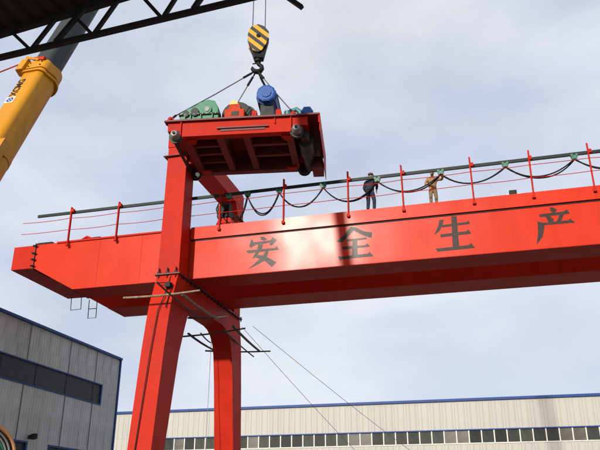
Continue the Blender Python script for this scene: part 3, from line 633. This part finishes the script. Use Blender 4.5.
# boom tip position
BT = Vector((HX + .15, HY - .3, 45.6))
for dx, lab in ((-.25, 'left'), (.27, 'right')):
    dv = Vector((dx * math.cos(R(18)), dx * math.sin(R(18)), 0))
    tag(MB().tube([Vector((HX, HY, 22.95)) + dv * 1.15, Vector((HX, HY, 45.4)) + dv * .9], 0.024, 6).build('hoist_rope', WIRE),
        lab + ' of the two hoist ropes running up from the striped hook block', 'rope', 'hoist ropes above the hook block')
hookp = Vector((HX - .03, HY, 20.93))
for q, lab in zip(lug_local, ('longest sling, reaching down past the green gear case to the left front lug', 'sling to the right front lug beside the small blue motor', 'sling passing behind the orange brake to the rear left lug', 'sling passing behind the blue hoist motor to the rear right lug')):
    e = Mt @ q; d = e - hookp
    m = MB(); m.tube([hookp + d.normalized() * .1, hookp + d * .5 - Vector((0, 0, .04)), e], 0.026, 6)
    o = m.build('wire_sling', WIRE); tag(o, lab, 'sling', 'wire slings carrying the trolley')
    c = MB(); c.tube([hookp + d.normalized() * .35, hookp + d.normalized() * .85], .055, 8); c.tube([hookp, hookp + d.normalized() * .33], .04, 6); c.build('sling_ferrule', BLACK, o)
    s2 = MB(); s2.tube([e - Vector((0, 0, .06)), e - d.normalized() * .28], .05, 8); s2.build('shackle', BLACK, o)

# ------------------------------------------------------------------ mobile crane (boom seen; carrier stands left of the frame)
A0 = Vector((-8.80, 11.26, 10.62)); bd = (BT - A0).normalized()
piv = A0 - bd * ((A0.z - 2.4) / bd.z)
mc = empty('mobile_crane', (piv.x, piv.y - 1.2, 0), 'yellow telescopic mobile crane boom with dark grey inner section at the upper left', 'mobile crane')
off = Vector(mc.location)
ux = Vector((1, 0, 0)); ux = (ux - bd * ux.dot(bd)).normalized(); uy = bd.cross(ux)   # uy points ...
if uy.y > 0: uy = -uy      # back side, facing the camera side (-Y)
def section(w, h, t0, t1, name, mt, par, r=.3):
    """rounded box boom section between distances t0,t1 from the pivot"""
    ring = []
    hw, hh = w / 2, h / 2
    for cx, cy, a0 in ((hw - r, hh - r * .5, 0), (-hw + r, hh - r * .5, 90), (-hw + r * 1.2, -hh + r * 1.2, 180), (hw - r * 1.2, -hh + r * 1.2, 270)):
        rr = r * .5 if a0 < 180 else r * 1.2
        cx = (hw - rr) * (1 if cx > 0 else -1); cy = (hh - rr) * (1 if cy > 0 else -1)
        for k in range(7): a = R(a0 + 15 * k); ring.append((cx + rr * math.cos(a), cy + rr * math.sin(a)))
    n = len(ring); vs = []
    for tt in (t0, t1):
        c = piv + bd * tt - off
        vs += [c + ux * a + uy * b_ for a, b_ in ring]
    fs = [tuple(range(n))[::-1], tuple(range(n, 2 * n))] + [(i, (i + 1) % n, n + (i + 1) % n, n + i) for i in range(n)]
    return MB().add(vs, fs).build(name, mt, par, smooth=True)
T1 = (A0 - piv).length            # collar of the base section
TT = (BT - piv).length
bs = section(.53, .60, -1.0, T1, 'boom_base_section', YEL, mc, .26)
section(.58, .645, T1 - .28, T1 + .0, 'boom_collar', YEL, bs, .28)
section(.61, .68, T1 - .42, T1 - .36, 'collar_ring', YEL, bs, .30)
section(.60, .67, T1 - 3.0, T1 - 2.85, 'collar_ring', YEL, bs, .28)
section(.60, .67, T1 - 5.6, T1 - 5.45, 'collar_ring', YEL, bs, .28)
def bp(a, b_, tt): return piv + bd * tt + ux * a + uy * b_ - off
bl = MB(); bl.hexa([bp(.2, .1, T1 - 3.2), bp(.36, .1, T1 - 3.2), bp(.36, .26, T1 - 3.2), bp(.2, .26, T1 - 3.2), bp(.2, .1, T1 - 2.7), bp(.36, .1, T1 - 2.7), bp(.36, .26, T1 - 2.7), bp(.2, .26, T1 - 2.7)]); bl.build('guide_block', YEL, bs)
for a in (-.28,):
    bl = MB(); bl.hexa([bp(a - .10, .2, T1 - .35), bp(a + .06, .2, T1 - .35), bp(a + .06, .38, T1 - .35), bp(a - .10, .38, T1 - .35), bp(a - .10, .2, T1 + .12), bp(a + .06, .2, T1 + .12), bp(a + .06, .38, T1 + .05), bp(a - .10, .38, T1 + .05)]); bl.build('guide_block', YEL, bs)
    bl = MB(); bl.beam(bp(-.38, .30, T1 + .25), bp(.05, .34, T1 - .02), .05, .05); bl.build('stay_bar', YEL, bs)
    bl = MB(); bl.beam(bp(-.15, .30, T1 + .12), bp(.2, .345, T1 - .02), .07, .07); bl.build('stay_bar', ORANGE, bs)
section(.47, .53, T1 - 1, T1 + 9.5, 'boom_inner_section', BOOMG, mc, .22)
section(.41, .47, T1 + 9, T1 + 19, 'boom_inner_section', BOOMG, mc, .2)
section(.36, .42, T1 + 18.5, TT, 'boom_inner_section', BOOMG, mc, .18)
# boom head sheave
MB().tube([BT - off + Vector((-.3, .2, 0)), BT - off + Vector((.3, .2, 0))], .35, 20).build('boom_head_sheave', GREASE, mc)
# lettering on the back face
def text(body, size, center, xdir, ydir, mt, par, name, ext=0.0):
    cu_ = bpy.data.curves.new(name, 'FONT'); cu_.body = body; cu_.size = size; cu_.align_x = 'CENTER'; cu_.align_y = 'CENTER'; cu_.offset = size * .03
    to = bpy.data.objects.new(name, cu_); COL.objects.link(to)
    dg = bpy.context.evaluated_depsgraph_get(); me = bpy.data.meshes.new_from_object(to.evaluated_get(dg))
    bpy.data.objects.remove(to); bpy.data.curves.remove(cu_)
    me.materials.clear(); me.materials.append(mt)
    zd = xdir.cross(ydir)
    me.transform(Matrix((( xdir.x, ydir.x, zd.x, center.x), (xdir.y, ydir.y, zd.y, center.y), (xdir.z, ydir.z, zd.z, center.z), (0, 0, 0, 1))))
    o = bpy.data.objects.new(name, me); COL.objects.link(o); o.parent = par; return o
fc = bp(-.08, .3045, T1 - .98)
text('XCMG', .21, fc, bd, -ux, BLACK, bs, 'painted_lettering')
lg = MB(); c0 = bp(-.08, .3035, T1 - 1.42)
def quad(c, s_, dd): return MB().add([c + bd * a + ux * b_ + uy * dd for a, b_ in ((-s_, -s_), (s_, -s_), (s_, s_), (-s_, s_))], [(0, 1, 2, 3)])
quad(c0, .10, 0).build('painted_emblem', WHITE, bs)
ringm = MB(); n = 20
for rr0, rr1, dd in ((.05, .08, .002),):
    vs = []
    for k in range(n):
        a = 2 * math.pi * k / n
        vs += [c0 + (bd * math.cos(a) + ux * math.sin(a)) * rr0 + uy * dd, c0 + (bd * math.cos(a) + ux * math.sin(a)) * rr1 + uy * dd]
    ringm.add(vs, [(2 * k, 2 * k + 1, (2 * k + 3) % (2 * n), (2 * k + 2) % (2 * n)) for k in range(n)])
for k in range(4):
    a = math.pi / 2 * k + math.pi / 4; d1 = bd * math.cos(a) + ux * math.sin(a); d2 = bd * -math.sin(a) + ux * math.cos(a)
    ringm.add([c0 + uy * .0025, c0 + d1 * .03 + d2 * .018 + uy * .0025, c0 + d1 * .065 + uy * .0025, c0 + d1 * .03 - d2 * .018 + uy * .0025], [(0, 1, 2, 3)])
ringm.build('painted_emblem', BTRIM, bs)
# carrier (outside the frame, kept plain but complete)
def CB(name, mt, *bx, bev=0.0, par=None):
    m = MB()
    for q in bx: m.box(*q)
    return m.build(name, mt, par or mc, bevel=bev)
CB('chassis', YEL, (-1.3, 1.3, -6.5, 5.0, .75, 1.35), bev=.04)
CB('turntable', BLACK, (-1.0, 1.0, -1.4, 1.6, 1.352, 1.6))
CB('superstructure', YEL, (-1.2, -.62, -4.2, 2.2, 1.62, 2.7), (.62, 1.2, -4.2, 2.2, 1.62, 2.7), (-1.2, 1.2, -4.8, -4.21, 1.62, 3.0), bev=.03)
cabp = CB('operator_cab', YEL, (-2.1, -1.21, -.6, 1.6, 1.62, 3.3), bev=.08)
CB('cab_window', GLASS, (-2.0, -1.3, 1.601, 1.62, 2.2, 3.15), (-2.12, -2.101, -.3, 1.4, 2.2, 3.15), par=cabp)
dc = CB('driver_cab', YEL, (-1.25, 1.25, 5.05, 6.9, .8, 2.6), bev=.1)
CB('cab_window', GLASS, (-1.1, 1.1, 6.901, 6.92, 1.7, 2.45), par=dc)
for yv in (-5.3, -4.0, 1.2, 3.9):
    for sx in (-1, 1):
        mm = MB(); mm.tube([(sx * 1.0, yv, .55), (sx * 1.32, yv, .55)], .55, 24); wo = mm.build('carrier_wheel', TYRE, mc, smooth=True)
        mm = MB(); mm.tube([(sx * 1.325, yv, .55), (sx * 1.34, yv, .55)], .3, 16); mm.build('rim', YEL, wo)
MB().tube([bp(0, -.45, 3.6), Vector((0, 3.1, 1.7))], .2, 16).build('luffing_cylinder', CAST, mc)
MB().tube([bp(.31, -.05, 1.0), bp(.31, -.05, T1 - 3.1), bp(.35, -.05, T1 - 2.9), bp(.31, -.05, T1 - 2.7), bp(.31, -.02, T1 - .5)], .018, 6).build('hydraulic_hose', CABLE, bs)
for tt in (T1 - .21, T1 - .08):
    m = MB()
    for aa in (-.14, .14): m.tube([bp(aa, .322, tt), bp(aa, .338, tt)], .018, 6)
    for bb_ in (-.2, -.05, .1): m.tube([bp(.289, bb_, tt), bp(.305, bb_, tt)], .018, 6)
    m.build('collar_bolts', BLACK, bs)['kind'] = 'stuff'
# luffing side cables seen left of the boom
for a, b2, mt_, r in (((-.42, .35, T1 - .1), (-1.9, .8, T1 - 2.0), ORANGE, .016), ((-.36, .3, T1 - 2.0), (-1.9, .8, T1 - 3.6), ORANGE, .014)):
    MB().tube([bp(*a), bp(*b2)], r, 5).build('stay_line', mt_, mc)
MB().tube([bp(-.35, .6, T1 + 5.0), bp(-1.6, .9, T1 - 3.5)], .016, 5).build('stay_line', WIRE, mc)

# hose reel on a stand, cut by the lower left corner of the frame
hr = empty('hose_reel', (-5.37, 6.80, 0), 'round reel with an orange brown rim and dark hose at the bottom left corner', 'hose reel', rz=R(38))
rz0 = 2.19
def disc(y0, y1, r, n=40): return MB().tube([(0, y0, rz0), (0, y1, rz0)], r, n)
def torus(R0, r, y, nm, mt, par=None):
    pts = [(R0 * math.cos(2 * math.pi * k / 48), y, rz0 + R0 * math.sin(2 * math.pi * k / 48)) for k in range(49)]
    return MB().tube(pts, r, 8, caps=False).build(nm, mt, par or hr, smooth=True)
torus(.355, .016, -.10, 'rim', RUST); torus(.355, .016, .12, 'rim', RUST)
disc(-.08, .10, .25).build('drum', GREEN, hr)
for k in range(4): torus(.27 + .018 * k, .012, -.07 + .03 * (k % 2), 'hose', CABLE if k % 2 else CAST)
for k in range(4):
    torus(.28 + .012 * k, .014, .0 + .02 * k, 'hose', CABLE)
disc(-.10, -.085, .22).build('side_plate', CAST, hr); disc(-.12, -.105, .10).build('hub', REDD, hr)
m = MB(); m.beam((0, 0.16, rz0), (-.35, .16, 0), .05, .05); m.beam((0, .16, rz0), (.35, .16, 0), .05, .05); m.beam((0, -.16, rz0 - .0), (-.35, -.16, 0), .05, .05); m.beam((0, -.16, rz0), (.35, -.16, 0), .05, .05); m.tube([(0, -.18, rz0), (0, .18, rz0)], .03, 8)
m.build('stand', BLACK, hr)

# ------------------------------------------------------------------ open shed roof over the camera
sh = empty('shed_roof', (-6.2, 7.5, 0), 'black underside and lattice edge truss of an open steel shed roof at the top left', 'shed')
so = Vector(sh.location)
def Sx(m): m.v = [tuple(Vector(p) - so) for p in m.v]; return m
def lc(x): return 8.03 + (x + 6.69) * .066      # lower chord height
def uc(x): return 8.42 + (x + 6.77) * .125      # roof edge height
XA, XB = -16.0, 8.0
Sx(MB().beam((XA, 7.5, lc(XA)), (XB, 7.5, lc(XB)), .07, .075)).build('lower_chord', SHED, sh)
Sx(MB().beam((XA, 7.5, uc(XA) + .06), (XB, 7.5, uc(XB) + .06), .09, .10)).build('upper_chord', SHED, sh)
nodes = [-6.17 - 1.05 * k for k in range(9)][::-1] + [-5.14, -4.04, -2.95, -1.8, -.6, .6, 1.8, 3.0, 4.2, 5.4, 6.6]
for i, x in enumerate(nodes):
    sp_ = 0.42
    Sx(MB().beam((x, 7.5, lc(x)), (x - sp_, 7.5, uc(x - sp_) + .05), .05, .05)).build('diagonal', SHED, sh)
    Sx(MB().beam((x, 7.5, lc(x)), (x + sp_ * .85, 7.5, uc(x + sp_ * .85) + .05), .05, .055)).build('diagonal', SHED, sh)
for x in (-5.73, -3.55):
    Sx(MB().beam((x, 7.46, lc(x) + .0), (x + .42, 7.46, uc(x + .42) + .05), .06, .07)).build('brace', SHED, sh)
# roof sheet: ribbed sheets one by one going back over the camera
rs = 1.0; k = 0; x = XA
slope = math.atan(.125)
sheet = MB()
nr = 4; prof = [(0, 0)]
for j in range(nr): c = rs * (j + .5) / nr; prof += [(c - .06, 0), (c - .03, .05), (c + .03, .05), (c + .06, 0)]
prof += [(rs - .004, 0)]
nP = len(prof)
sheet.add([(px, 0, pz) for px, pz in prof] + [(px, -16.5, pz + .6) for px, pz in prof] + [(px, 0, pz + .012) for px, pz in prof] + [(px, -16.5, pz + .612) for px, pz in prof],
          [(i, i + 1, nP + i + 1, nP + i) for i in range(nP - 1)] + [(2 * nP + i, 3 * nP + i, 3 * nP + i + 1, 2 * nP + i + 1) for i in range(nP - 1)] + [(i, 2 * nP + i, 2 * nP + i + 1, i + 1) for i in range(nP - 1)])
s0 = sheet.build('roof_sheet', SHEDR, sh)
k = 0
while XA + k < XB:
    xx = XA + k * rs * math.cos(slope)
    p = Vector((xx, 7.62, uc(xx) + .11)) - so
    if k == 0: s0.location = p; s0.rotation_euler = (0, -slope, 0)
    else: share(s0, 'roof_sheet', p, sh, (0, -slope, 0))
    k += 1
for yv in (5.9, 4.0, 2.0, 0.0, -2.0, -4.5, -7.0, -8.5):
    zf = (7.62 - yv) / 16.5 * .6
    Sx(MB().beam((XA, yv, uc(XA) + zf - .02), (XB, yv, uc(XB) + zf - .02), .08, .12)).build('purlin', SHED, sh)
for xx in (-15.5, 7.2):
    for yv in (7.35, -8.0):
        zf = (7.62 - yv) / 16.5 * .6
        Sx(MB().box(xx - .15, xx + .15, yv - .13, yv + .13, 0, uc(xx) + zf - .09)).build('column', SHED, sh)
# loose rod end dropping from the edge truss
Sx(MB().beam((-2.35, 7.42, lc(-2.35) + .0), (-1.95, 7.42, 7.90), .06, .055)).build('brace', SHED, sh)

# ------------------------------------------------------------------ people on the girder
def skin_mesh(name, verts, edges, radii, m, parent, sub=2, root=0):
    me = bpy.data.meshes.new(name + '_cage'); me.from_pydata(verts, edges, []); me.update()
    o = bpy.data.objects.new(name, me); COL.objects.link(o)
    md = o.modifiers.new('Skin', 'SKIN'); md.use_smooth_shade = True
    sv_ = me.skin_vertices[0].data
    for i, r in enumerate(radii):
        sv_[i].radius = (r, r) if not isinstance(r, tuple) else r
        sv_[i].use_root = (i == root)
    s2 = o.modifiers.new('Subdivision', 'SUBSURF'); s2.levels = sub; s2.render_levels = sub
    dg = bpy.context.evaluated_depsgraph_get(); nm = bpy.data.meshes.new_from_object(o.evaluated_get(dg))
    for p in nm.polygons: p.use_smooth = True
    nm.materials.clear(); nm.materials.append(m); nm.name = name
    o.modifiers.clear(); o.data = nm; bpy.data.meshes.remove(me)
    o.parent = parent; return o
def chain(vs, es, rs, pts, start=None):
    """append a chain of (point, radius), joined to vertex index start"""
    prev = start
    for p, r in pts:
        vs.append(p); rs.append(r); i = len(vs) - 1
        if prev is not None: es.append((prev, i))
        prev = i
    return prev
def blob(c, r, n=12, m2=10):
    mb = MB(); vs = [(c[0], c[1], c[2] + r[2])]
    for i in range(1, m2):
        a = math.pi * i / m2
        for k in range(n): bb = 2 * math.pi * k / n; vs.append((c[0] + r[0] * math.sin(a) * math.cos(bb), c[1] + r[1] * math.sin(a) * math.sin(bb), c[2] + r[2] * math.cos(a)))
    vs.append((c[0], c[1], c[2] - r[2])); fs = [(0, 1 + k, 1 + (k + 1) % n) for k in range(n)]
    for i in range(m2 - 2):
        for k in range(n): fs.append((1 + i * n + k, 1 + (i + 1) * n + k, 1 + (i + 1) * n + (k + 1) % n, 1 + i * n + (k + 1) % n))
    e = 1 + (m2 - 2) * n; fs += [(e + (k + 1) % n, e + k, len(vs) - 1) for k in range(n)]
    return mb.add(vs, fs)
def person(loc, rz, label, top, bottom, cap, arms, scale=1.0, lean=0.0, hat=False, legs=((.11, 0.02, -.03), (-.12, -.05, -.04))):
    """figure faces local -Y. arms: for (+x side, -x side): elbow, wrist, hand direction"""
    t_ = empty('person', loc, label, 'person', rz=rz); t_.scale = (scale * 1.1, scale * 1.1, scale)
    vs, es, rs = [], [], []
    L_ = lean
    vs.append((0, 0, .95)); rs.append((.15, .11))
    ch_ = chain(vs, es, rs, [((0, -.02 * L_, 1.12), (.135, .10)), ((0, -.05 * L_, 1.30), (.165, .11)), ((0, -.10 * L_, 1.44), (.10, .08)), ((0, -.12 * L_, 1.52), (.055, .06)), ((0, -.14 * L_ - .01, 1.58), (.07, .08)), ((0, -.15 * L_ - .02, 1.66), (.078, .098)), ((0, -.15 * L_ - .01, 1.73), (.06, .075))], 0)
    hands = []
    for s_, (el, wr, hd) in zip((1, -1), arms):
        shp = (s_ * .19, -.08 * L_, 1.40)
        e = chain(vs, es, rs, [(shp, .062), (tuple(Vector(shp).lerp(Vector(el), .5)), .052), (el, .043), (tuple(Vector(el).lerp(Vector(wr), .5)), .038), (wr, .026)], 3)
        hv = Vector(hd).normalized(); wv = Vector(wr)
        pm_ = wv + hv * .08
        side = hv.cross(Vector((0, 1, 0.2))).normalized()
        pi_ = chain(vs, es, rs, [(tuple(pm_), (.036, .020))], e)
        for f_, (o_, l_) in enumerate(((-.03, .065), (-.01, .075), (.01, .07), (.03, .055))):
            b0 = pm_ + side * o_ + hv * .02; curl = hv.cross(side) * .012
            chain(vs, es, rs, [(tuple(b0), .011), (tuple(b0 + hv * l_ * .55 + curl), .009), (tuple(b0 + hv * l_ + curl * 2.6), .008)], pi_)
        tb = wv + hv * .04 - side * .03
        chain(vs, es, rs, [(tuple(tb), .012), (tuple(tb - side * .03 + hv * .03), .010), (tuple(tb - side * .035 + hv * .055), .008)], pi_ - 0)
    feet = []
    for s_, (lx, ly, ky) in zip((1, -1), legs):
        hip = (s_ * .085, 0, .90); kn = (lx, (ly) / 2 + ky - .02, .50); an_ = (lx, ly, .09)
        a_ = chain(vs, es, rs, [(hip, .09), (tuple(Vector(hip).lerp(Vector(kn), .5)), .078), (kn, .057), (tuple(Vector(kn).lerp(Vector(an_), .4)), .054), (an_, .036), ((lx, ly - .07, .035), (.035, .03)), ((lx, ly - .16, .028), (.033, .02))], 0)
        feet.append((hip, kn, an_, (lx, ly)))
    body = skin_mesh('body', vs, es, rs, SKIN, t_, sub=2)
    # jacket
    v2, e2, r2 = [(0, 0, .86)], [], [(.185, .135)]
    chain(v2, e2, r2, [((0, 0, .98), (.175, .135)), ((0, -.02 * L_, 1.14), (.165, .13)), ((0, -.05 * L_, 1.32), (.19, .135)), ((0, -.09 * L_, 1.41), (.12, .10)), ((0, -.11 * L_, 1.49), (.075, .072))], 0)
    for s_, (el, wr, hd) in zip((1, -1), arms):
        shp = (s_ * .20, -.08 * L_, 1.385); wv = Vector(el).lerp(Vector(wr), .9)
        chain(v2, e2, r2, [(shp, .078), (tuple(Vector(shp).lerp(Vector(el), .5)), .07), (el, .06), (tuple(Vector(el).lerp(Vector(wr), .5)), .054), (tuple(wv), .045)], 3)
    skin_mesh('jacket', v2, e2, r2, top, t_, sub=2)
    v3, e3, r3 = [(0, 0, 1.0)], [], [(.135, .115)]
    chain(v3, e3, r3, [((0, 0, .92), (.13, .12))], 0)
    for s_, (hip, kn, an_, _) in zip((1, -1), feet):
        chain(v3, e3, r3, [((s_ * .095, 0, .80), .095), (tuple(Vector(hip).lerp(Vector(kn), .6)), .088), (kn, .075), (tuple(Vector(kn).lerp(Vector(an_), .5)), .068), (tuple(Vector(kn).lerp(Vector(an_), .95)), .062)], 1)
    skin_mesh('trousers', v3, e3, r3, bottom, t_, sub=2)
    for (_, _, an_, (lx, ly)) in feet:
        sm_ = MB(); sm_.prism([(ly + .06, 0), (ly - .20, 0), (ly - .215, .03), (ly - .17, .065), (ly - .06, .09), (ly - .045, .13), (ly + .05, .13), (ly + .065, .05)], 'x', lx - .05, lx + .05)
        sm_.build('shoe', BLACK, t_, bevel=.012, smooth=True)
    hy = -.15 * L_ - .02
    hm = blob((0, hy + .03, 1.725), (.084, .092, .075)); hm.build('hair', HAIR, t_, smooth=True)
    if hat:
        cm_ = blob((0, hy + .01, 1.745), (.105, .12, .075)); cm_.prism([(-.08, hy - .09), (.08, hy - .09), (.06, hy - .17), (-.06, hy - .17)], 'z', 1.735, 1.75); cm_.build('cap', cap, t_, smooth=True)
    fm2 = blob((0, hy - .098, 1.655), (.014, .022, .024), 8, 6); fm2.build('nose', SKIN, t_, smooth=True)
    for s_ in (-1, 1):
        blob((s_ * .03, hy - .088, 1.685), (.012, .008, .008), 8, 6).build('eye', HAIR, t_, smooth=True)
        blob((s_ * .083, hy + .0, 1.665), (.014, .022, .032), 8, 6).build('ear', SKIN, t_, smooth=True)
    MB().box(-.025, .025, hy - .092, hy - .080, 1.612, 1.618).build('mouth', BROWNC, t_)
    return t_
# man in navy, back turned, hands forward at waist
person((-4.33, 28.22, ZT + .003), R(160), 'person in dark navy clothes and brown cap standing on the red girder above 全', NAVY, NAVY, BROWNC,
       [((.27, -.02, 1.14), (.22, -.16, .98), (-.3, -.6, -.5)), ((-.27, -.06, 1.15), (-.16, -.22, 1.02), (.4, -.6, -.3))], scale=1.07, lean=.6, hat=True)
# man in tan reaching up to the festoon trolley on his left (image right)
person((-1.62, 28.42, ZT + .003), R(15), 'person in tan jacket and khaki trousers raising one arm to the cable track', TAN, TROU, HAIR,
       [((.40, -.10, 1.34), (.42, -.18, 1.62), (.0, -.3, 1)), ((-.30, -.02, 1.15), (-.16, -.20, 1.05), (.6, -.5, -.1))], scale=.95, lean=.5, hat=False)
